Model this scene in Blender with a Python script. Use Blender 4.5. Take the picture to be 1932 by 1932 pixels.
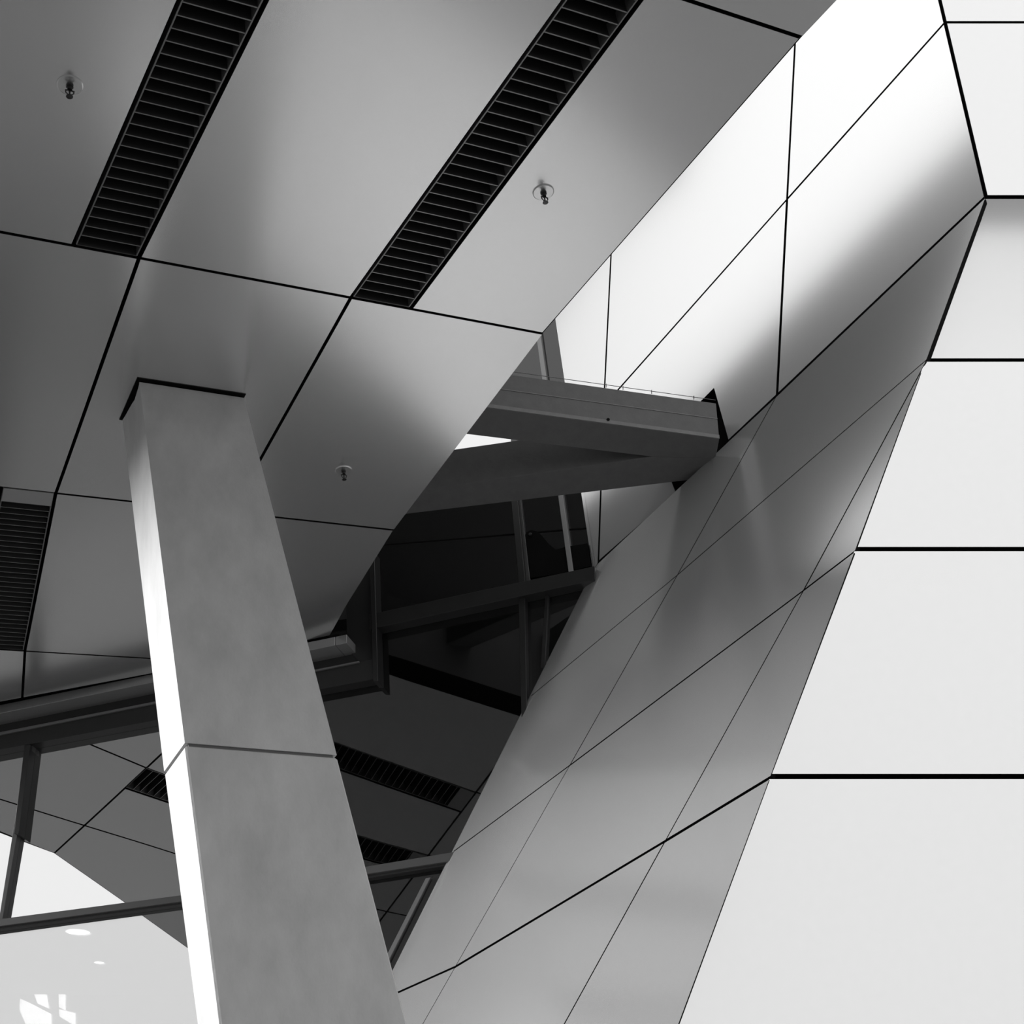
import bpy, bmesh, math, random
from mathutils import Vector as V
random.seed(4)
scn = bpy.context.scene
for o in list(bpy.data.objects):
    bpy.data.objects.remove(o, do_unlink=True)

# ------------------------------------------------------------------ camera, sky, sun, exposure
EYE = 1.6
PITCH = math.atan2(.496, .868)
cam = bpy.data.objects.new('camera', bpy.data.cameras.new('camera'))
scn.collection.objects.link(cam)
cam.location = (0, 0, EYE)
cam.rotation_euler = (math.pi / 2 + PITCH, 0, 0)
cam.data.sensor_width = 36
cam.data.lens = 36 * 2500 / 1932
cam.data.clip_end = 500
scn.camera = cam

world = bpy.data.worlds.new('overcast_sky')
scn.world = world
world.use_nodes = True
wn = world.node_tree
wn.nodes.clear()
w_out = wn.nodes.new('ShaderNodeOutputWorld')
w_bg = wn.nodes.new('ShaderNodeBackground')
w_tc = wn.nodes.new('ShaderNodeTexCoord')
w_sep = wn.nodes.new('ShaderNodeSeparateXYZ')
w_ramp = wn.nodes.new('ShaderNodeValToRGB')
w_ramp.color_ramp.elements[0].position = 0.0
w_ramp.color_ramp.elements[0].color = (.85, .85, .85, 1)
w_ramp.color_ramp.elements[1].position = 1.0
w_ramp.color_ramp.elements[1].color = (1, 1, 1, 1)
wn.links.new(w_tc.outputs['Generated'], w_sep.inputs[0])
wn.links.new(w_sep.outputs['Z'], w_ramp.inputs[0])
wn.links.new(w_ramp.outputs[0], w_bg.inputs[0])
w_bg.inputs[1].default_value = 1.0
wn.links.new(w_bg.outputs[0], w_out.inputs[0])

sun = bpy.data.objects.new('sun', bpy.data.lights.new('sun', 'SUN'))
scn.collection.objects.link(sun)
sun.data.energy = 6.0
sun.data.angle = math.radians(18)
SUN_FROM = V((-.93, .25, .12))
sun.rotation_euler = SUN_FROM.to_track_quat('Z', 'Y').to_euler()
sun.location = (-6, -3, 12)

scn.view_settings.view_transform = 'Standard'
scn.view_settings.look = 'None'
scn.view_settings.gamma = 1
scn.view_settings.use_curve_mapping = False
scn.view_settings.exposure = 0.2


# ------------------------------------------------------------------ materials
def mat(name, col, rough=.5, metal=0., spec=.5, noise=0., nscale=6., bump=0., bscale=60., emit=0., stretch=None, detail=6):
    m = bpy.data.materials.new(name)
    m.use_nodes = True
    nt = m.node_tree
    b = nt.nodes['Principled BSDF']
    b.inputs['Base Color'].default_value = (col, col, col, 1)
    b.inputs['Roughness'].default_value = rough
    b.inputs['Metallic'].default_value = metal
    b.inputs['Specular IOR Level'].default_value = spec
    if emit:
        b.inputs['Emission Color'].default_value = (1, 1, 1, 1)
        b.inputs['Emission Strength'].default_value = emit
    if noise or bump:
        tc = nt.nodes.new('ShaderNodeTexCoord')
        vec = tc.outputs['Object']
        if stretch:
            mp = nt.nodes.new('ShaderNodeMapping')
            mp.inputs['Scale'].default_value = stretch
            nt.links.new(vec, mp.inputs[0])
            vec = mp.outputs[0]
    if noise:
        n = nt.nodes.new('ShaderNodeTexNoise')
        n.inputs['Scale'].default_value = nscale
        n.inputs['Detail'].default_value = detail
        n.inputs['Roughness'].default_value = .62
        r = nt.nodes.new('ShaderNodeMapRange')
        r.inputs['From Min'].default_value = .25
        r.inputs['From Max'].default_value = .75
        r.inputs['To Min'].default_value = col * (1 - noise)
        r.inputs['To Max'].default_value = col * (1 + noise)
        nt.links.new(vec, n.inputs['Vector'])
        nt.links.new(n.outputs['Fac'], r.inputs['Value'])
        nt.links.new(r.outputs[0], b.inputs['Base Color'])
    if bump:
        n2 = nt.nodes.new('ShaderNodeTexNoise')
        n2.inputs['Scale'].default_value = bscale
        n2.inputs['Detail'].default_value = 3
        bp = nt.nodes.new('ShaderNodeBump')
        bp.inputs['Strength'].default_value = bump
        bp.inputs['Distance'].default_value = .01
        nt.links.new(vec, n2.inputs['Vector'])
        nt.links.new(n2.outputs['Fac'], bp.inputs['Height'])
        nt.links.new(bp.outputs[0], b.inputs['Normal'])
    return m


def glass_mat(name, refl, trans, rough=0.0, bump=.0):
    """coated glass: a mirror share over a tinted clear share"""
    m = bpy.data.materials.new(name)
    m.use_nodes = True
    nt = m.node_tree
    nt.nodes.clear()
    out = nt.nodes.new('ShaderNodeOutputMaterial')
    mix = nt.nodes.new('ShaderNodeMixShader')
    tr = nt.nodes.new('ShaderNodeBsdfTransparent')
    gl = nt.nodes.new('ShaderNodeBsdfGlossy')
    tr.inputs[0].default_value = (trans, trans, trans, 1)
    gl.inputs[0].default_value = (1, 1, 1, 1)
    gl.inputs['Roughness'].default_value = rough
    lw = nt.nodes.new('ShaderNodeLayerWeight')
    lw.inputs['Blend'].default_value = .3
    mr = nt.nodes.new('ShaderNodeMapRange')
    mr.inputs['To Min'].default_value = refl
    mr.inputs['To Max'].default_value = 1.0
    nt.links.new(lw.outputs['Fresnel'], mr.inputs['Value'])
    nt.links.new(mr.outputs[0], mix.inputs[0])
    nt.links.new(tr.outputs[0], mix.inputs[1])
    nt.links.new(gl.outputs[0], mix.inputs[2])
    nt.links.new(mix.outputs[0], out.inputs[0])
    if bump:
        tc = nt.nodes.new('ShaderNodeTexCoord')
        n2 = nt.nodes.new('ShaderNodeTexNoise')
        n2.inputs['Scale'].default_value = .9
        n2.inputs['Detail'].default_value = 0
        bp = nt.nodes.new('ShaderNodeBump')
        bp.inputs['Strength'].default_value = bump
        bp.inputs['Distance'].default_value = .02
        nt.links.new(tc.outputs['Object'], n2.inputs['Vector'])
        nt.links.new(n2.outputs['Fac'], bp.inputs['Height'])
        nt.links.new(bp.outputs[0], gl.inputs['Normal'])
    return m


M_SOFFIT = mat('soffit_panel_metal', .78, .24, .86, .5, noise=.01, nscale=180)
M_CLAD = mat('cladding_panel_metal', .87, .16, .77, .5, noise=.01, nscale=30)
M_BOX = mat('canopy_shade_box_metal', .15, .5, 0, .4, noise=.05)
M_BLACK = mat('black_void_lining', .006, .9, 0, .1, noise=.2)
M_MASS = mat('fascia_and_blocker_metal', .05, .5, .3, .4, noise=.05)
M_CONC = mat('column_concrete', .47, .75, 0, .3, noise=.15, nscale=4.5, bump=.12, bscale=90, stretch=(1.3, 1.3, .55), detail=9)
M_BEAM = mat('beam_paint', .13, .55, 0, .4, noise=.10, nscale=14, bump=.1, bscale=50)
M_BEAMLIP = mat('beam_lip_paint', .20, .5, 0, .4, noise=.12, nscale=20)
M_FRAME = mat('dark_frame_metal', .03, .4, .2, .5, noise=.1)
M_FRAME_MID = mat('mid_frame_metal', .10, .4, .3, .5, noise=.05)
M_LEDGE = mat('ledge_metal', .36, .35, .5, .5, noise=.04)
M_BLADE = mat('grille_blade_metal', .03, .6, 0, .5, noise=.05)
M_GRFRAME = mat('grille_frame_metal', .20, .4, .4, .5, noise=.05)
M_GRBLANK = mat('grille_blank_metal', .34, .45, .3, .5, noise=.04)
M_CHROME = mat('sprinkler_metal', .06, .28, .9, .5, noise=.05)
M_COVER = mat('sprinkler_cover_metal', .70, .26, .9, .5, noise=.02)
M_GROUND = mat('paving', .15, .8, 0, .3, noise=.08, nscale=3)
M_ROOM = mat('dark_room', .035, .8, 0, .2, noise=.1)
M_LAMP = mat('downlight_glow', .9, .5, emit=9)
M_LIT = mat('lit_window_glow', .9, .5, emit=5)
M_GLASS = glass_mat('mirror_coated_glass', .80, .4, bump=.10)
M_GLASSR = glass_mat('dark_coated_glass', .12, .3, bump=.05)
M_GLASSL = glass_mat('pale_coated_glass', .58, .5)
M_GLASSD = glass_mat('dark_reflection_glass', .05, .10)  # weak mirror share stands in for the dark things reflected up there


# ------------------------------------------------------------------ survey helpers: sight lines meet real planes
def sight(px, py):
    x, y, f = (px - 966) / 2500, (py - 966) / 2500, 1.
    s, c = math.sin(PITCH), math.cos(PITCH)
    return V((x, s * y + c * f, -c * y + s * f))


class Plane:
    def __init__(self, p, n):
        self.p, self.n = V(p), V(n).normalized()
        if self.n.dot(V((0, 0, EYE)) - self.p) < 0:
            self.n = -self.n            # n looks to the viewer's side

    @staticmethod
    def of(a, b, c):
        return Plane(a, (b - a).cross(c - a))

    def at(self, px, py, lift=0.):
        r = sight(px, py)
        o = V((0, 0, EYE))
        return o + r * ((self.p - o).dot(self.n) / r.dot(self.n)) + self.n * lift

    def drop(self, q):
        return q - self.n * (q - self.p).dot(self.n)


def depth_pt(px, py, d):
    return V((0, 0, EYE)) + sight(px, py) * d


COL = scn.collection


def tag(o, label=None, cat=None, group=None, kind=None):
    if label: o['label'] = label
    if cat: o['category'] = cat
    if group: o['group'] = group
    if kind: o['kind'] = kind
    return o


def empty(name, loc):
    o = bpy.data.objects.new(name, None)
    o.empty_display_size = .2
    COL.objects.link(o)
    o.location = loc
    return o


def wloc(o):
    l = V(o.location)
    while o.parent:
        o = o.parent
        l += V(o.location)
    return l


def link_mesh(name, verts, faces, m, parent=None, smooth=False, bevel=0.):
    c = sum(verts, V((0, 0, 0))) / len(verts)
    me = bpy.data.meshes.new(name)
    me.from_pydata([tuple(v - c) for v in verts], [], faces)
    bm = bmesh.new()
    bm.from_mesh(me)
    bmesh.ops.recalc_face_normals(bm, faces=bm.faces)
    if bevel:
        bmesh.ops.bevel(bm, geom=bm.edges[:], offset=bevel, segments=1, affect='EDGES', clamp_overlap=True)
    bm.to_mesh(me)
    bm.free()
    me.materials.append(m)
    if smooth:
        for p in me.polygons: p.use_smooth = True
    o = bpy.data.objects.new(name, me)
    COL.objects.link(o)
    o.location = c
    if parent:
        o.parent = parent
        o.location = c - wloc(parent)
    return o


def prism(name, pts, n, t, m, parent=None, bevel=0., rim=None):
    """outline pts on the visible face, thickness t away from n; rim = material of the narrow edges"""
    k = len(pts)
    back = [p - n * t for p in pts]
    faces = [list(range(k)), list(range(2 * k - 1, k - 1, -1))]
    for i in range(k):
        j = (i + 1) % k
        faces.append([i, i + k, j + k, j])
    o = link_mesh(name, list(pts) + back, faces, m, parent, bevel=bevel)
    if rim:
        o.data.materials.append(rim)
        for p in o.data.polygons:
            if abs(p.normal.dot(n)) < .5: p.material_index = 1
    return o


def bend(o, p0, inward, n, k, L, edge_x=None, steps=40):
    """roll a flat panel gently: slope k at the line through p0, flattening out at distance L along inward"""
    w = wloc(o)
    bm = bmesh.new()
    bm.from_mesh(o.data)
    inward = inward.normalized()
    for i in range(1, steps + 1):
        bmesh.ops.bisect_plane(bm, geom=bm.verts[:] + bm.edges[:] + bm.faces[:], plane_co=p0 - w + inward * (L * i / steps), plane_no=inward)
    for v in bm.verts:
        t = (v.co + w - p0).dot(inward) / L
        t = min(max(t, 0), 1)
        d = k * L * (t - t * t / 2)
        if edge_x and (v.co + w).x < edge_x((v.co + w).z) + .02: v.co.x -= .7 * d   # keep meeting the side wall
        v.co -= n * d
    for f in bm.faces: f.smooth = True
    for e in bm.edges: e.smooth = len(e.link_faces) == 2 and e.calc_face_angle() < .4
    bm.to_mesh(o.data)
    bm.free()
    return o


def inset(pts, n, d):
    """shrink a flat outline; d is one number or one per edge (edge i runs from point i to i+1)"""
    k = len(pts)
    if not isinstance(d, (list, tuple)): d = [d] * k
    a = (pts[1] - pts[0]).normalized()
    b = n.cross(a)
    q = [((p - pts[0]).dot(a), (p - pts[0]).dot(b)) for p in pts]
    area = sum(q[i][0] * q[(i + 1) % k][1] - q[(i + 1) % k][0] * q[i][1] for i in range(k))
    sg = 1 if area > 0 else -1
    L = []
    for i in range(k):
        x0, y0 = q[i]
        x1, y1 = q[(i + 1) % k]
        l = math.hypot(x1 - x0, y1 - y0)
        nx, ny = -(y1 - y0) / l * sg, (x1 - x0) / l * sg
        L.append((nx, ny, nx * x0 + ny * y0 + d[i]))
    out = []
    for i in range(k):
        n1, n2 = L[i - 1], L[i]
        det = n1[0] * n2[1] - n1[1] * n2[0]
        if abs(det) < 1e-4:
            x, y = q[i][0] + n2[0] * d[i], q[i][1] + n2[1] * d[i]
        else:
            x = (n1[2] * n2[1] - n1[1] * n2[2]) / det
            y = (n1[0] * n2[2] - n1[2] * n2[0]) / det
        out.append(pts[0] + a * x + b * y)
    return out


def bar(name, a, b, w, side, up, h, m, parent=None, bevel=0.):
    """a straight bar from a to b, w wide along side, h high along up (base at a-b)"""
    s = side.normalized() * w / 2
    u = up.normalized() * h
    vs = [a - s, a + s, a + s + u, a - s + u, b - s, b + s, b + s + u, b - s + u]
    fs = [[0, 1, 2, 3], [7, 6, 5, 4], [0, 4, 5, 1], [1, 5, 6, 2], [2, 6, 7, 3], [3, 7, 4, 0]]
    return link_mesh(name, vs, fs, m, parent, bevel=bevel)


def turned(name, base, axis, prof, m, parent=None, seg=20):
    """solid of revolution; prof = [(distance along axis, radius)...]"""
    axis = axis.normalized()
    a = axis.orthogonal().normalized()
    b = axis.cross(a)
    vs, fs = [], []
    for (t, r) in prof:
        for i in range(seg):
            w = 2 * math.pi * i / seg
            vs.append(base + axis * t + (a * math.cos(w) + b * math.sin(w)) * r)
    for j in range(len(prof) - 1):
        for i in range(seg):
            k = (i + 1) % seg
            fs.append([j * seg + i, j * seg + k, (j + 1) * seg + k, (j + 1) * seg + i])
    fs.append(list(range(seg - 1, -1, -1)))
    fs.append(list(range((len(prof) - 1) * seg, len(prof) * seg)))
    return link_mesh(name, vs, fs, m, parent, smooth=False)


UP = V((0, 0, 1))

# ------------------------------------------------------------------ the main planes
ns = V((-.13995627, .00991968, .990108)).normalized()
SOF = Plane(V((0, 0, EYE)) + ns * 4.0, ns)                       # the sloping soffit
nd = SOF.n                                                        # looks down
e1 = (SOF.at(1022, 632) - SOF.at(0, 441)).normalized()
e2 = ns.cross(e1)
O0 = V((0, 0, EYE)) + ns * 4.0


def S(u, v, lift=0.): return O0 + e1 * u + e2 * v + nd * lift


def Suv(px, py):
    p = SOF.at(px, py) - O0
    return (p.dot(e1), p.dot(e2))


gp0n = V((-.13360833, -.99103421, 0))
GL0 = Plane(V((0, 0, EYE)) + gp0n * -8.158379, gp0n)
GLZ = Plane(GL0.at(700, 1500), V((-.2096, -.9740, .0958)))   # glazing left of the fold, leaning back a little
GRZ = Plane(GLZ.at(520, 1500), V((-.3382, -.9331, .1218)))               # glazing right of the fold, turned further

N = depth_pt(1860, 371, 8.0)                                      # the nose of the clad volume
FRONT = Plane(N, V((0, -1, 0)))
Q = FRONT.at(1278, 1932)
SIDE = Plane.of(N, Q, GRZ.at(930, 1460, .04))                     # dark side, running back to the glass
C_END = SIDE.at(1130, 1060)
W_END = GRZ.at(1052, 602, .05)
RECESS = Plane.of(N, C_END, W_END)                                # bright wall above the crease
K = RECESS.at(1783, 42)
UPPER = Plane.of(N, N + V((1, 0, 0)), K)                          # front facet above the fold
print('check K', K, 'N', N, 'Q', Q, 'Cend', C_END, 'depth side', [(SIDE.at(*q) - GRZ.at(*q)).dot(GRZ.n) for q in ((1120, 1076), (743, 1830))])

# ------------------------------------------------------------------ ground
fl = link_mesh('floor', [V((-60, -60, 0)), V((60, -60, 0)), V((60, 60, 0)), V((-60, 60, 0)),
                         V((-60, -60, -.2)), V((60, -60, -.2)), V((60, 60, -.2)), V((-60, 60, -.2))],
               [[0, 1, 2, 3], [7, 6, 5, 4], [0, 4, 5, 1], [1, 5, 6, 2], [2, 6, 7, 3], [3, 7, 4, 0]], M_GROUND)
tag(fl, 'grey paving under the building', kind='structure')

# ------------------------------------------------------------------ soffit
ceil = empty('ceiling', S(1, 4))
tag(ceil, 'sloping soffit of large grey metal panels with dark joints', kind='structure')
RV = [10.2, 8.31, 6.345, 4.39, 2.45, .5, -1.45, -3.4, -5.4, -7.4, -9.4, -11.4]             # row joints
L1 = [1.12, 1.01, .89, .92, 1.11, 1.0, .4, -.3, -1.2, -2.1, -3.0, -3.9]
L2 = [2.15, 2.12, 1.845, 1.88, 2.09, 1.9, 1.2, .4, -.5, -1.4, -2.3, -3.2]
L0 = [.06, .02, -.05, -.03, .12, .1, -.4, -.9, -1.8, -2.7, -3.6, -4.5]
LR = [2.9, 2.9, 2.84, 2.88, 3.05, 2.7, 1.9, 1.0, .1, -.8, -1.7, -2.6]
LE = [-.2, -.5, -1.55, -2.6, -3.6, -4.5, -5.4, -6.3, -7.2, -8.1, -9, -9.9]              # the soffit's far left edge
G = .0085


def wall_v(u): return 9.15 + (u - .958) * (7.825 - 9.15) / (3.0 - .958)


def soffit_panel(uvs, ins=G):
    return prism('panel', inset([S(*q) for q in uvs], nd, ins), nd, .03, M_SOFFIT, ceil, rim=M_BLACK)


GW = .29                                                          # grille width
# row 4: against the glass
soffit_panel([(L1[1], 8.31), (L2[1], 8.31), (L2[1], wall_v(L2[1])), Suv(42, 1317)])
soffit_panel([(L0[1], 8.31), (L1[1], 8.31), Suv(42, 1317), (L0[0], wall_v(L0[0]))])
soffit_panel([(LE[1], 8.31), (L0[1], 8.31), (L0[0], wall_v(L0[0])), (LE[0], wall_v(LE[0]))])
# row 3
gl3 = Suv(3, 919)
soffit_panel([(L0[2], RV[2]), (gl3[0], RV[2]), (gl3[0] + .06, 8.31), (L0[1], 8.31)])
soffit_panel([(L1[2], RV[2]), (L2[2] - GW, RV[2]), (L2[1] - GW, 8.31), (L1[1], 8.31)])
soffit_panel([(L2[2], RV[2]), Suv(742, 1000), Suv(651, 1146), Suv(637, 1172), Suv(622, 1199), (L2[1], wall_v(L2[1]))], [G, .001, .001, .001, .004, G])
soffit_panel([(LE[2], RV[2]), (L0[2], RV[2]), (L0[1], 8.31), (LE[1], 8.31)])
# row 2 (the column comes through the middle one)
soffit_panel([(L0[3], RV[3]), (L1[3], RV[3]), (L1[2], RV[2]), (L0[2], RV[2])])
soffit_panel([(L1[3], RV[3]), (L2[3], RV[3]), (L2[2], RV[2]), (L1[2], RV[2])])
soffit_panel([(L2[3], RV[3]), (LR[3], RV[3]), (LR[2], RV[2]), (L2[2], RV[2])], [G, .001, G, G])
soffit_panel([(-1.05, RV[3]), (L0[3], RV[3]), (L0[2], RV[2]), (-1.05, RV[2])])
soffit_panel([(LE[3], RV[3]), (-1.05, RV[3]), (-1.05, RV[2]), (LE[2], RV[2])])
# row 1
GA, GB = Suv(137, 466)[0], Suv(325, 0)[0] + .08
soffit_panel([(L0[4], RV[4]), (GB, RV[4]), (GA, RV[3]), (L0[3], RV[3])])
soffit_panel([(L1[4], RV[4]), (L2[4], RV[4]), (L2[3], RV[3]), (L1[3], RV[3])])
GC, GD = Suv(773, 583)[0] + .005, Suv(1213, 0)[0]
soffit_panel([(GD, RV[4]), (LR[4], RV[4]), (LR[3], RV[3]), (GC, RV[3])], [G, .008, G, G])
for i in (3,):
    soffit_panel([(-1.05, RV[4]), (L0[4], RV[4]), (L0[3], RV[3]), (-1.05, RV[3])])
    soffit_panel([(LE[4], RV[4]), (-1.05, RV[4]), (-1.05, RV[3]), (LE[3], RV[3])])
# rows over and behind the viewer
L01 = [(a * 2 + b) / 3 for a, b in zip(L0, LE)]
L02 = [(a + b * 2) / 3 for a, b in zip(L0, LE)]
for r in range(4, 11):
    cs = [LE, L02, L01, L0, L1, L2, LR]
    for a, b in zip(cs, cs[1:]):
        e = G if b is not LR else .004
        if b is LR and r == 4:
            soffit_panel([(a[5], RV[5]), (b[5], RV[5]), (3.085, 2.2), (b[4], RV[4]), (a[4], RV[4])], [G, .004, .004, G, G])
            continue
        soffit_panel([(a[r + 1], RV[r + 1]), (b[r + 1], RV[r + 1]), (b[r], RV[r]), (a[r], RV[r])], [G, e, G, G])
# body of the canopy above the panels: black lining below, fascia round the sides
outl = [(2.9, wall_v(2.9) + .1), Suv(651, 1146), (2.84, 6.345), (2.88, 4.39), (3.05, 2.45), (3.085, 2.2), (2.7, .5), (1.9, -1.45), (-2.6, -11.4),
        (-9.9, -11.4), (-4.5, .5), (-3.6, 2.45), (-2.6, 4.39), (-1.55, 6.345), (-.5, 8.31), (-.2, 10.3)]
ob = [S(*q) for q in outl]
ob2 = inset(ob, nd, .006)
prism('lining', [p - nd * .16 for p in ob2], nd, .02, M_BLACK, ceil)
prism('canopy_body', [p - nd * .19 for p in ob2], nd, .6, M_BOX, ceil)
# unseen box added on the canopy to darken reflections in the cladding
us = [S(*q) for q in ((2.85, 7.9), (2.83, 7.3), (2.79, 6.345), (2.83, 4.39), (2.99, 2.6), (.6, 2.6), (.6, 4.39), (.6, 6.345), (1.2, 7.9))]
k_ = len(us)
link_mesh('shade_box', [p - nd * .70 for p in us] + [p - nd * .70 + UP * h for p, h in zip(us, (.9, 1.2, 2.05, 4.0, 5.5, 5.5, 4.0, 2.05, .9))],
          [list(range(k_)), list(range(2 * k_ - 1, k_ - 1, -1))] + [[i, i + k_, (i + 1) % k_ + k_, (i + 1) % k_] for i in range(k_)], M_BOX, ceil)
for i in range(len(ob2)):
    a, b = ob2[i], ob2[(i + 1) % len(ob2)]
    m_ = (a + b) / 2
    bar('edge_shade_trim', a - nd * .002, b - nd * .002, .010, nd.cross(b - a), -nd, .19, M_BLACK if i < 9 else M_MASS, ceil)  # black runs paint the lip shadow along the soffit edge

# unseen upright added behind the canopy, cuts sky from the side wall's reflections
pp = [V((x, 8.75, EYE + z)) for x, z in ((.3, 4.3), (.3, 10.4), (-3.6, 10.4), (-3.6, 3.95), (-2, 4.0))]
prism('rear_blocker', pp, V((0, -1, 0)), .3, M_MASS, ceil)

# grilles: each a thing with frame bars and blades
BL_PITCH = .0605


def grille(label, n0, n1, f0, f1, blank=0.):
    """corners in soffit u,v: near-left/right at larger v (n0,n1), other end f0,f1"""
    g = empty('ceiling_grille', S(*[(n0[i] + f1[i]) / 2 for i in (0, 1)]))
    tag(g, label, 'grille', 'long louvred grilles in the soffit')
    a, b, c, d = [S(*q) for q in (n0, n1, f1, f0)]
    a, b, c, d = inset([a, b, c, d], nd, [.006, .012, .006, .012])
    # frame bars
    for p, q in ((a, d), (b, c)):
        bar('frame_bar', p - nd * .004, q - nd * .004, .0055, nd.cross(q - p), -nd, .07, M_GRFRAME, g)
    for p, q in ((a, b), (d, c)):
        bar('frame_bar', p - nd * .004, q - nd * .004, .006, nd.cross(q - p), -nd, .07, M_BLADE, g)
    L = ((d - a).length + (c - b).length) / 2
    if blank:
        k = blank / L
        prism('blank_plate', [d.lerp(a, k), c.lerp(b, k), c, d], nd, .006, M_GRBLANK, g)
    k = 1
    while k * BL_PITCH < L - blank - .01:
        t = k * BL_PITCH / L
        p, q = a.lerp(d, t), b.lerp(c, t)
        o = bar('blade', p - nd * .006, q - nd * .006, .0055, e2, -nd, .10, M_BLADE, g)
        o.data.materials.append(M_GRFRAME)                       # paler lower edge and near-black sides put gloss and shade into colour
        for f in o.data.polygons:
            if f.normal.dot(nd) > .8: f.material_index = 1
        k += 1
    return g


grille('dark louvred grille at the upper left, beside the sprinkler near the left edge',
       (GA, RV[3]), (L1[3], RV[3]), (GB, RV[4]), (L1[4], RV[4]))
grille('dark louvred grille in the middle of the soffit between the two palest panels',
       (L2[3], RV[3]), (GC, RV[3]), (L2[4], RV[4]), (GD, RV[4]))
grille('dark louvred grille with a blank end plate, left of the column at the left edge',
       (gl3[0] + .06, 8.31), (L1[1], 8.31), (gl3[0], RV[2]), (L1[2], RV[2]), blank=.13)
grille('dark louvred grille behind the column, seen as a reflection in the dark glass',
       (L2[1] - GW, 8.31), (L2[1], 8.31), (L2[2] - GW, RV[2]), (L2[2], RV[2]), blank=.13)


def sprinkler(px, py, label):
    u, v = Suv(px, py)
    p = S(u, v)
    g = empty('sprinkler', p)
    tag(g, label, 'sprinkler', 'sprinklers in the soffit')
    turned('cover_plate', p - nd * .001, nd, [(0, .047), (.004, .0465), (.006, .043)], M_COVER, g, 28)
    turned('body', p + nd * .005, nd, [(0, .014), (.008, .013), (.009, .0095), (.022, .009)], M_CHROME, g, 14)
    for s in (-1, 1):
        x = e1 * s
        vs = [p + nd * .026, p + nd * .030 + x * .013, p + nd * .044 + x * .012, p + nd * .056]
        for i in range(3):
            bar('frame_arm', vs[i], vs[i + 1], .004, e2, x if i == 1 else nd, .004, M_CHROME, g)
    turned('bulb', p + nd * .026, nd, [(0, .0025), (.014, .0035), (.028, .0025)], M_CHROME, g, 8)
    turned('deflector', p + nd * .056, nd, [(0, .005), (.004, .006), (.005, .0125), (.0065, .0125), (.007, .004)], M_CHROME, g, 14)


sprinkler(132, 160, 'small sprinkler with round cover plate at the left edge, beside the first grille')
sprinkler(1025, 362, 'small sprinkler with round cover plate on the palest panel right of the middle grille')
sprinkler(648, 887, 'small sprinkler with round cover plate right of the concrete column')

# ------------------------------------------------------------------ leaning concrete column
A, B, C = SOF.at(263, 717, .012), SOF.at(460, 747, .012), SOF.at(231, 789, .012)
fA = (A - V((0, 0, EYE))).dot(V((0, math.cos(PITCH), math.sin(PITCH))))
Mb = depth_pt(415, 1932, fA * .68)
FACE_F, FACE_L = Plane.of(A, B, Mb), Plane.of(A, C, Mb)


def to_ground(p, q): return p + (q - p) * (p.z / (p.z - q.z))


def quad_at(l, m, r):
    a, b, c = FACE_L.at(*l), FACE_F.at(*m), FACE_F.at(*r)
    return [b, c, c + (a - b), a]


top = [A, B, B + C - A, C]
jt = quad_at((310, 1458), (349, 1404), (636, 1427))
low = quad_at((372, 1932), (415, 1932), (768, 1932))
base = [to_ground(p, q) for p, q in zip(jt, low)]
colm = empty('concrete_column', sum(base, V((0, 0, 0))) / 4)
tag(colm, 'leaning square concrete column rising from lower left into the soffit', 'column')


def column_piece(name, t, b, chip=False):
    vs = list(t) + list(b)
    fs = [[3, 2, 1, 0], [4, 5, 6, 7]]
    if not chip:
        for i in range(4):
            j = (i + 1) % 4
            fs.append([i, j, j + 4, i + 4])
        return link_mesh(name, vs, fs, M_CONC, colm, bevel=.007)
    # broken rim along the top of the left face (between t[0] and t[3])
    dn = (b[0] - t[0]).normalized()
    ks = [(.04, .012), (.10, .02), (.2, .032), (.32, .04), (.40, .055), (.43, .03), (.55, .05), (.60, .022), (.72, .034), (.82, .012), (.93, .02)]
    rim = [t[0].lerp(t[3], k) + dn * d for k, d in ks]
    fs = [[4, 5, 6, 7]]
    vs = list(t) + list(b) + rim
    ri = list(range(8, 8 + len(rim)))
    fs.append([0, 1, 5, 4])
    fs.append([1, 2, 6, 5])
    fs.append([2, 3, 7, 6])
    fs.append([3] + ri[::-1] + [0, 4, 7])
    fs.append([0] + ri + [3, 2, 1])
    return link_mesh(name, vs, fs, M_CONC, colm)


jg = .006
column_piece('upper_segment', top, [p + (q - p).normalized() * -jg for p, q in zip(jt, low)], chip=True)
column_piece('lower_segment', [p + (q - p).normalized() * jg for p, q in zip(jt, low)], base)
cen = sum(jt, V((0, 0, 0))) / 4
cj = [p.lerp(cen, .05) for p in jt]
dj = (low[0] - jt[0]).normalized() * .02
link_mesh('joint_filler', [p - dj for p in cj] + [p + dj for p in cj],
          [[3, 2, 1, 0], [4, 5, 6, 7], [0, 1, 5, 4], [1, 2, 6, 5], [2, 3, 7, 6], [3, 0, 4, 7]], mat('joint_sealant', .12, .9, noise=.1), colm)
# dark shadow gap where the column enters the soffit
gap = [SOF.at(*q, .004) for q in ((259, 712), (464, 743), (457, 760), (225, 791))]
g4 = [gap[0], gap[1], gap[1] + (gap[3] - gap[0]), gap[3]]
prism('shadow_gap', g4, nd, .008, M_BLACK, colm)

# ------------------------------------------------------------------ clad volume
def along(p, q, z):
    return p + (q - p) * ((z - p.z) / (q.z - p.z))


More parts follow.
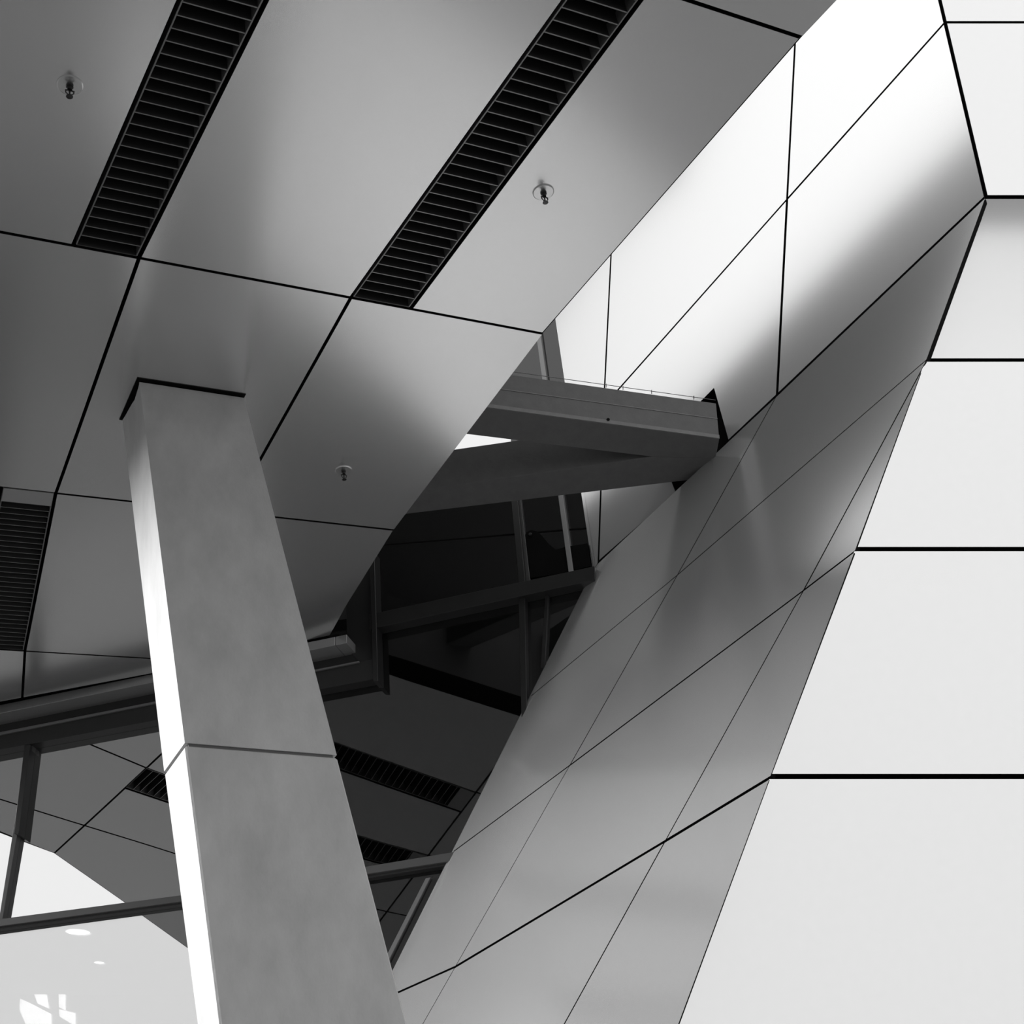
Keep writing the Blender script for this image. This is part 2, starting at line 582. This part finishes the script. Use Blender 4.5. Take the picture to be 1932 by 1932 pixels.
w_front = empty('wall_front', V((4, 6, 0)))
tag(w_front, 'pale metal clad front wall of the angular volume at the right', kind='structure')
XR = 6.0
edge = lambda z: along(N, Q, z)
zs = [N.z, FRONT.at(1748, 679).z, FRONT.at(1614, 1036).z, FRONT.at(1453, 1465).z]
zs += [zs[-1] - 1.2, zs[-1] - 2.4, .0]
tops = []
for i in range(len(zs) - 1):
    z0, z1 = zs[i], zs[i + 1]
    if z0 - z1 < .05: continue
    a, b = edge(z0), edge(z1)
    pts = [a, V((XR, 6, z0)), V((XR, 6, z1)), b]
    o = prism('panel', inset(pts, FRONT.n, [.013, .01, .013 if i else .235, .003]), FRONT.n, .03, M_CLAD, w_front, rim=M_BLACK)
    if i == 0: bend(o, N, V((0, 0, -1)), FRONT.n, .52, z0 - z1, edge_x=lambda z: edge(z).x)
# upper facet
kz = K
k2 = UPPER.at(1667, -450)
rowK = [K, K + V((XR - K.x, 0, 0)), N + V((XR - N.x, 0, 0)), N]
prism('panel', inset(rowK, UPPER.n, [.013, .01, .013, .013]), UPPER.n, .03, M_CLAD, w_front, rim=M_BLACK)
rowT = [k2, k2 + V((XR - k2.x, 0, 0)), K + V((XR - K.x, 0, 0)), K]
prism('panel', inset(rowT, UPPER.n, [.010, .01, .013, .013]), UPPER.n, .03, M_CLAD, w_front, rim=M_BLACK)

w_side = empty('wall_side', V((1, 7, 0)))
tag(w_side, 'shaded metal clad side wall running back to the glazing', kind='structure')
D = SIDE.at
gz = lambda p, q: along(p, q, .0)
lft = [D(1121, 1075), D(1001, 1314), D(855, 1607), D(714, 1889)]
cr = [D(1465, 747)]
i1, i2, i3 = D(1278, 1085), D(1075, 1444), D(859, 1824)
j1, j2, j3 = D(1741, 694), D(1516, 1114), D(1255, 1587)
e_1, e_2, e_3 = D(1748, 679), D(1613, 1040), D(1453, 1467)
g_l, g_i, g_j, g_e = gz(lft[0], lft[3]), gz(i2, i3), gz(j2, j3), gz(N, e_3)
T = .003
side_polys = [
    ([D(1128, 1062), cr[0], i1, lft[1], lft[0]], [.010, .0035, .0035, .0005, .0005]),
    ([cr[0], N, e_1, i1], [.010, .002, .004, .0035]),
    ([lft[1], i1, i2, lft[2]], [.0035, .0035, .0045, .0005]),
    ([i1, e_1, j1, j2, i2], [.004, .002, .0045, .005, .0035]),
    ([j1, e_2, j2], [.002, .006, .0045]),
    ([lft[2], i2, i3, lft[3]], [.0045, .0025, .007, .0005]),
    ([i2, j2, j3, i3], [.006, .0035, .008, .0025]),
    ([j2, e_2, e_3, j3], [.006, .002, .009, .0035]),
    ([lft[3], i3, g_i, g_l], [.007, .0025, .005, .0005]),
    ([i3, j3, g_j, g_i], [.008, .004, .005, .0025]),
    ([j3, e_3, g_e, g_j], [.009, .002, .005, .004]),
]
for pts, ins in side_polys:
    prism('panel', inset(pts, SIDE.n, ins), SIDE.n, .03, M_CLAD, w_side, rim=M_BLACK)

w_rec = empty('wall_recess', V((2, 7, 5)))
tag(w_rec, 'bright metal clad wall above the crease, beside the soffit edge', kind='structure')
R = RECESS.at
v1b, v1m, v1t = R(1466, 746), R(1485, 376), R(1527, -450)
v2b, v2m, v2t = R(1129, 1061), R(1139, 766), R(1198, -450)
edL = [R(1122, 1073), R(1086, 828), R(888, -450)]
t0 = R(1667, -450)
rec_polys = [
    ([edL[1], v2m, v2b, edL[0]], [.007, .007, .004, .001]),
    ([v2m, v1m, v1b, R(1375, 832), R(1347, 732), R(1262, 818), R(1266, 906), R(1276, 932), v2b], [.008, .009, .012, .001, .001, .001, .001, .012, .007]),
    ([v1m, K, N, v1b], [.009, .012, .012, .009]),
    ([edL[2], v2t, v2m, edL[1]], [.01, .007, .007, .001]),
    ([v2t, v1t, v1m, v2m], [.01, .008, .008, .007]),
    ([v1t, t0, K, v1m], [.01, .012, .009, .008]),
]
for pts, ins in rec_polys:
    o = prism('panel', inset(pts, RECESS.n, ins), RECESS.n, .02, M_CLAD, w_rec, rim=M_BLACK)
# unseen slab added above the picture so the side wall mirrors no sky
zr = EYE + 10.4
prism('overhead_blocker', [V((3.2, 6.4, zr)), V((1.2, 6.6, zr)), V((-1.4, 6.9, zr)), V((-2.6, 7.6, zr)), V((-5.0, 8.3, zr)), V((-5.0, 10, zr)), V((3.2, 10, zr))], V((0, 0, -1)), .4, M_MASS, w_rec)
# pale flashing where the wall stops in front of the glazing
a, b = R(1050, 596), R(1121, 1070)
bar('flashing', along(b, a, 8.5), b, .03, RECESS.n.cross(a - b), -RECESS.n, .10, M_CLAD, w_rec)
# black lining behind all joints of the volume
def lining(parent, pl, pts, off, t=.02):
    prism('lining', [p - pl.n * off for p in pts], pl.n, t, M_BLACK, parent)


lining(w_side, SIDE, inset([D(1122, 1073), N, g_e, g_l], SIDE.n, [.0, .03, 0, .004]), .036)
lining(w_rec, RECESS, inset([edL[0], N, K, t0, edL[2]], RECESS.n, [.0, .03, .03, 0, .004]), .10)
prism('lining', [p - FRONT.n * .40 for p in inset([N, V((XR, 6, N.z)), V((XR, 6, 0)), g_e], FRONT.n, [.0, 0, 0, .03])], FRONT.n, .02, M_BLACK, w_front)
prism('lining', [p - UPPER.n * .05 for p in inset([t0, t0 + V((XR - t0.x, 0, 0)), N + V((XR - N.x, 0, 0)), N], UPPER.n, [0, 0, 0, .03])], UPPER.n, .02, M_BLACK, w_front)
# return of the side wall back to the glazing
bk = -SIDE.n
prism('edge_return', [lft[0] + bk * .001, g_l + bk * .001, g_l + bk * .25, lft[0] + bk * .25], (SIDE.n.cross(g_l - lft[0])).normalized(), .015, M_CLAD, w_side)

# ------------------------------------------------------------------ glazing


def pane(parent, pts, m, gp=None):
    gp = gp or GRZ
    return prism('pane', [gp.at(*q) for q in pts], gp.n, .012, m, parent)


def band(name, a0, b0, a1, b1, proj, m, parent, gp=None):
    """bar between an upper line a0-b0 and a lower line a1-b1, front face proj out from the glass"""
    gp = gp or (GLZ if (a0[0] + b0[0] + a1[0]) / 3 < 400 else GRZ)
    pl = Plane(gp.p + gp.n * proj, gp.n)
    return prism(name, [pl.at(*q) for q in (a0, b0, b1, a1)], gp.n, proj, m, parent, bevel=.002)


win1 = empty('window_1', GLZ.drop(V((-2, 8.5, 0))))
tag(win1, 'tall dark reflecting glazing behind the column', kind='structure')
pane(win1, [(-70, 1321), (520, 1213), (520, 1672), (-70, 1761)], M_GLASS, GLZ)
pane(win1, [(-70, 1761), (380, 1693), (380, 2600), (-70, 2700)], M_GLASSL, GLZ)
pane(win1, [(380, 1693), (520, 1672), (520, 2580), (380, 2600)], M_GLASS, GLZ)
pane(win1, [(520, 1213), (700, 1180), (700, 1645), (520, 1672)], M_GLASSR)
pane(win1, [(520, 1672), (1000, 1600), (1000, 2500), (520, 2580)], M_GLASSR)
pane(win1, [(700, 1180), (985, 1117), (985, 1602), (700, 1645)], M_GLASSR)
pane(win1, [(985, 1117), (1150, 1080), (1150, 1578), (985, 1602)], M_GLASSR)
ext = lambda x, a, b: (x, a[1] + (b[1] - a[1]) * (x - a[0]) / (b[0] - a[0]))


def head(name, l0, l1, x0, x1, proj, m):
    u0, u1 = l0
    d0, d1 = l1
    for xa, xb, gp in ((x0, min(x1, 520), GLZ), (max(x0, 520), x1, GRZ)):
        if xb > xa:
            band(name, ext(xa, u0, u1), ext(xb, u0, u1), ext(xa, d0, d1), ext(xb, d0, d1), proj, m, win1, gp)


LA = ((0, 1321), (290, 1264))
LB = ((0, 1330), (290, 1271))
LC = ((0, 1346), (290, 1287))
LD = ((0, 1381), (292, 1323))
LE_ = ((0, 1386), (292, 1327))
LF = ((0, 1414), (297, 1358))
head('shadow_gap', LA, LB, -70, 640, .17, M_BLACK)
head('ledge', LB, LC, -70, 632, .20, M_LEDGE)
head('ledge_end', LB, LC, 633, 654, .20, M_LEDGE)
head('recess_board', LC, LD, -70, 690, .05, M_FRAME)
head('bead', LD, LE_, -70, 677, .10, M_GRFRAME)
head('head_rail', LE_, LF, -70, 712, .085, M_FRAME)
band('jamb', (652, 1130), (704, 1040), (655, 1225), (712, 1285), .06, M_FRAME, win1)
band('jamb_rail', (697, 1050), (706, 1040), (704, 1285), (713, 1285), .10, M_FRAME, win1)
# sloping rails and mullions
band('transom', (697, 1159), (1122, 1068), (697, 1187), (1122, 1094), .09, M_FRAME, win1)
band('transom', (-70, 1743), (520, 1665.5), (-70, 1757), (520, 1677), .07, M_FRAME_MID, win1, GLZ)
band('transom_shadow', (-70, 1757), (520, 1677), (-70, 1762), (520, 1682), .05, M_FRAME, win1, GLZ)  # dark strip painted as the shadow line under the transom
band('transom', (521, 1663), (900, 1600), (521, 1675.5), (900, 1617), .07, M_FRAME_MID, win1)
band('transom_shadow', (521, 1675.5), (900, 1617), (521, 1684), (900, 1624), .05, M_FRAME, win1)
band('mullion', (51, 1405), (62, 1405), (-3, 1738), (4, 1738), .05, M_FRAME_MID, win1)
band('mullion_cap', (46, 1405), (57, 1405), (26, 1572), (35, 1574), .08, M_FRAME, win1)
band('mullion', (978, 1110), (990, 1108), (984, 1360), (994, 1360), .06, M_FRAME, win1)
band('mullion', (1030, 1100), (1036, 1100), (1020, 1260), (1028, 1260), .03, M_FRAME, win1)
# jamb bars beside the clad wall at the bottom
band('jamb_bar', (803, 1657), (812, 1655), (700, 1860), (709, 1860), .06, M_GRFRAME, win1)
band('jamb_bar', (818, 1654), (842, 1650), (716, 1860), (740, 1860), .05, M_FRAME, win1)

win2 = empty('window_2', GLZ.drop(V((1, 8.5, 4))))
tag(win2, 'black upper glazing above the sloping transom', kind='structure')
pane(win2, [(690, 880), (966, 880), (984, 1120), (690, 1180)], M_GLASSD)
pane(win2, [(966, 880), (1160, 880), (1160, 1080), (984, 1120)], M_GLASSD)
pane(win2, [(690, 500), (950, 500), (966, 880), (690, 880)], M_GLASS)
pane(win2, [(950, 500), (1130, 450), (1160, 880), (966, 880)], M_GLASSD)
pane(win2, [(690, 200), (930, 200), (950, 500), (690, 500)], M_GLASSD)
band('mullion', (958, 870), (970, 870), (980, 1110), (992, 1108), .07, M_FRAME, win2)
band('mullion_fin', (970, 900), (978, 900), (992, 1106), (1001, 1104), .04, M_FRAME_MID, win2)
band('mullion', (966, 300), (974, 300), (1073, 1082), (1082, 1080), .05, M_GRBLANK, win2)
band('joint', (690, 1029), (1115, 994), (690, 1031), (1115, 997), .004, M_BLACK, win2)

br = empty('glazing_reflection', GRZ.at(1050, 1085))  # stands in for a dark shape reflected in the pane
tag(br, 'black plate shaped as a dark reflection in the upper glazing', 'reflected shape')
pl = Plane(GRZ.p + GRZ.n * .035, GRZ.n)
prism('plate', [pl.at(*q) for q in ((988, 1092), (987, 1030), (989, 1012), (994, 1004), (1002, 1000), (1012, 1002), (1022, 1010), (1035, 1026), (1048, 1037), (1072, 1031), (1108, 1025), (1114, 1068), (1050, 1083))], GRZ.n, .03, M_BLACK, br)
turned('pin', pl.at(1001, 1009), GRZ.n, [(0, .012), (.01, .012), (.012, .009)], M_FRAME, br, 12)

# room behind the glass
rm = empty('wall_back', V((0, 15, 0)))
tag(rm, 'dark interior behind the glazing', kind='structure')
def box(name, lo, hi, m, parent):
    (x0, y0, z0), (x1, y1, z1) = lo, hi
    vs = [V(p) for p in ((x0, y0, z0), (x1, y0, z0), (x1, y1, z0), (x0, y1, z0), (x0, y0, z1), (x1, y0, z1), (x1, y1, z1), (x0, y1, z1))]
    return link_mesh(name, vs, [[3, 2, 1, 0], [4, 5, 6, 7], [0, 1, 5, 4], [1, 2, 6, 5], [2, 3, 7, 6], [3, 0, 4, 7]], m, parent)


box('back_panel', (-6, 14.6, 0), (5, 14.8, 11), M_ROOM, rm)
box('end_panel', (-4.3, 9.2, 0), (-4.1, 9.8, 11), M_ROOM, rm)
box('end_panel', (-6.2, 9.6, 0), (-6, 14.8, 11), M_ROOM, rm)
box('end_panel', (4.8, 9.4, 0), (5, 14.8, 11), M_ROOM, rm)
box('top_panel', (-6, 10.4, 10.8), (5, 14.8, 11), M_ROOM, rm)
BACK = Plane(V((0, 14.55, 0)), V((0, -1, 0)))
win3 = empty('window_3', BACK.at(90, 1920))
tag(win3, 'bright window shapes far inside, seen through the pale lower pane', kind='structure')
for pts in ([(38, 1884), (52, 1890), (95, 1912), (96, 1960), (60, 1960), (36, 1905)],
            [(62, 1868), (86, 1872), (91, 1902), (70, 1893)],
            [(110, 1858), (122, 1862), (122, 1905), (111, 1900)],
            [(111, 1904), (141, 1910), (141, 1935), (112, 1918)]):
    prism('pane', [BACK.at(*q) for q in pts], BACK.n, .03, M_LIT, win3)
IC = 4.1
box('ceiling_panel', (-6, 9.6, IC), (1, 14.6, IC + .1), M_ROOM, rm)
for px, py, r in ((147, 1755, .10), (187, 1813, .045)):
    p = Plane(V((0, 0, IC)), V((0, 0, -1))).at(px, py)
    t_ = empty('downlight', p)
    tag(t_, {147: 'round bright downlight behind the pale lower pane, just under the rail',
             187: 'faint small downlight in the middle of the pale lower pane'}[px], 'lamp', 'downlights behind the pale pane')
    turned('trim_ring', p, -UP, [(0, r * 1.2), (.012, r * 1.15)], M_FRAME_MID, t_, 20)
    turned('lens', p - UP * .008, -UP, [(0, r), (.008, r)], M_LAMP, t_, 20)

# ------------------------------------------------------------------ forked steel beam
b0, b1, b2 = depth_pt(1370, 830, 8.45), depth_pt(920, 772, 8.15), depth_pt(762, 970, 8.75)
BP = Plane.of(b0, b1, b2)
bn = BP.n
HB = .275
beam = empty('forked_beam', BP.at(1300, 880))
tag(beam, 'dark grey forked beam spanning from the soffit edge to the bright clad wall', 'beam')


def upright(pts, h, name, m, lift=0., parent=beam, bevel=.003):
    vs = [p + UP * lift for p in pts]
    k = len(vs)
    tp = [p + UP * h for p in vs]
    fs = [list(range(k)), list(range(2 * k - 1, k - 1, -1))] + [[i, i + k, (i + 1) % k + k, (i + 1) % k] for i in range(k)]
    return link_mesh(name, vs + tp, fs, m, parent, bevel=bevel)


near = [BP.at(*q) for q in ((640, 732), (1357, 828), (1350, 866), (1230, 862), (640, 790))]
far = [BP.at(*q) for q in ((1230, 862), (1352, 866), (1300, 906), (640, 985), (640, 946))]
upright(near, HB, 'arm', M_BEAM)
upright(far, HB, 'arm', M_BEAM)
# bottom lip and welded line along the near face
nl, nr = near[0], near[1]
out = (UP.cross(nr - nl)).normalized()
if out.y > 0: out = -out
bar('bottom_lip', nl + out * .001, nr + out * .001, .012, out, UP, .026, M_BEAMLIP, beam)
bar('weld_line', nl + UP * .15, nr + UP * .15, .006, out, UP, .006, M_BEAMLIP, beam)
hp = nl.lerp(nr, .695) + UP * .028
turned('bolt', hp, out, [(0, .010), (.012, .010)], M_BLACK, beam, 10)
# bird wire on top of the near face
wt = HB + .022
bw0, bw1 = nl + UP * wt, nr + UP * wt
bar('bird_wire', bw0, bw1, .003, out, UP, .003, M_FRAME_MID, beam)
for px in (935, 1140, 1173, 1230, 1315):
    t = (px - 640) / (1360 - 640)
    p = nl.lerp(nr, t) + UP * HB
    bar('wire_post', p, p + UP * .03, .007, out, out, .007, M_FRAME, beam)
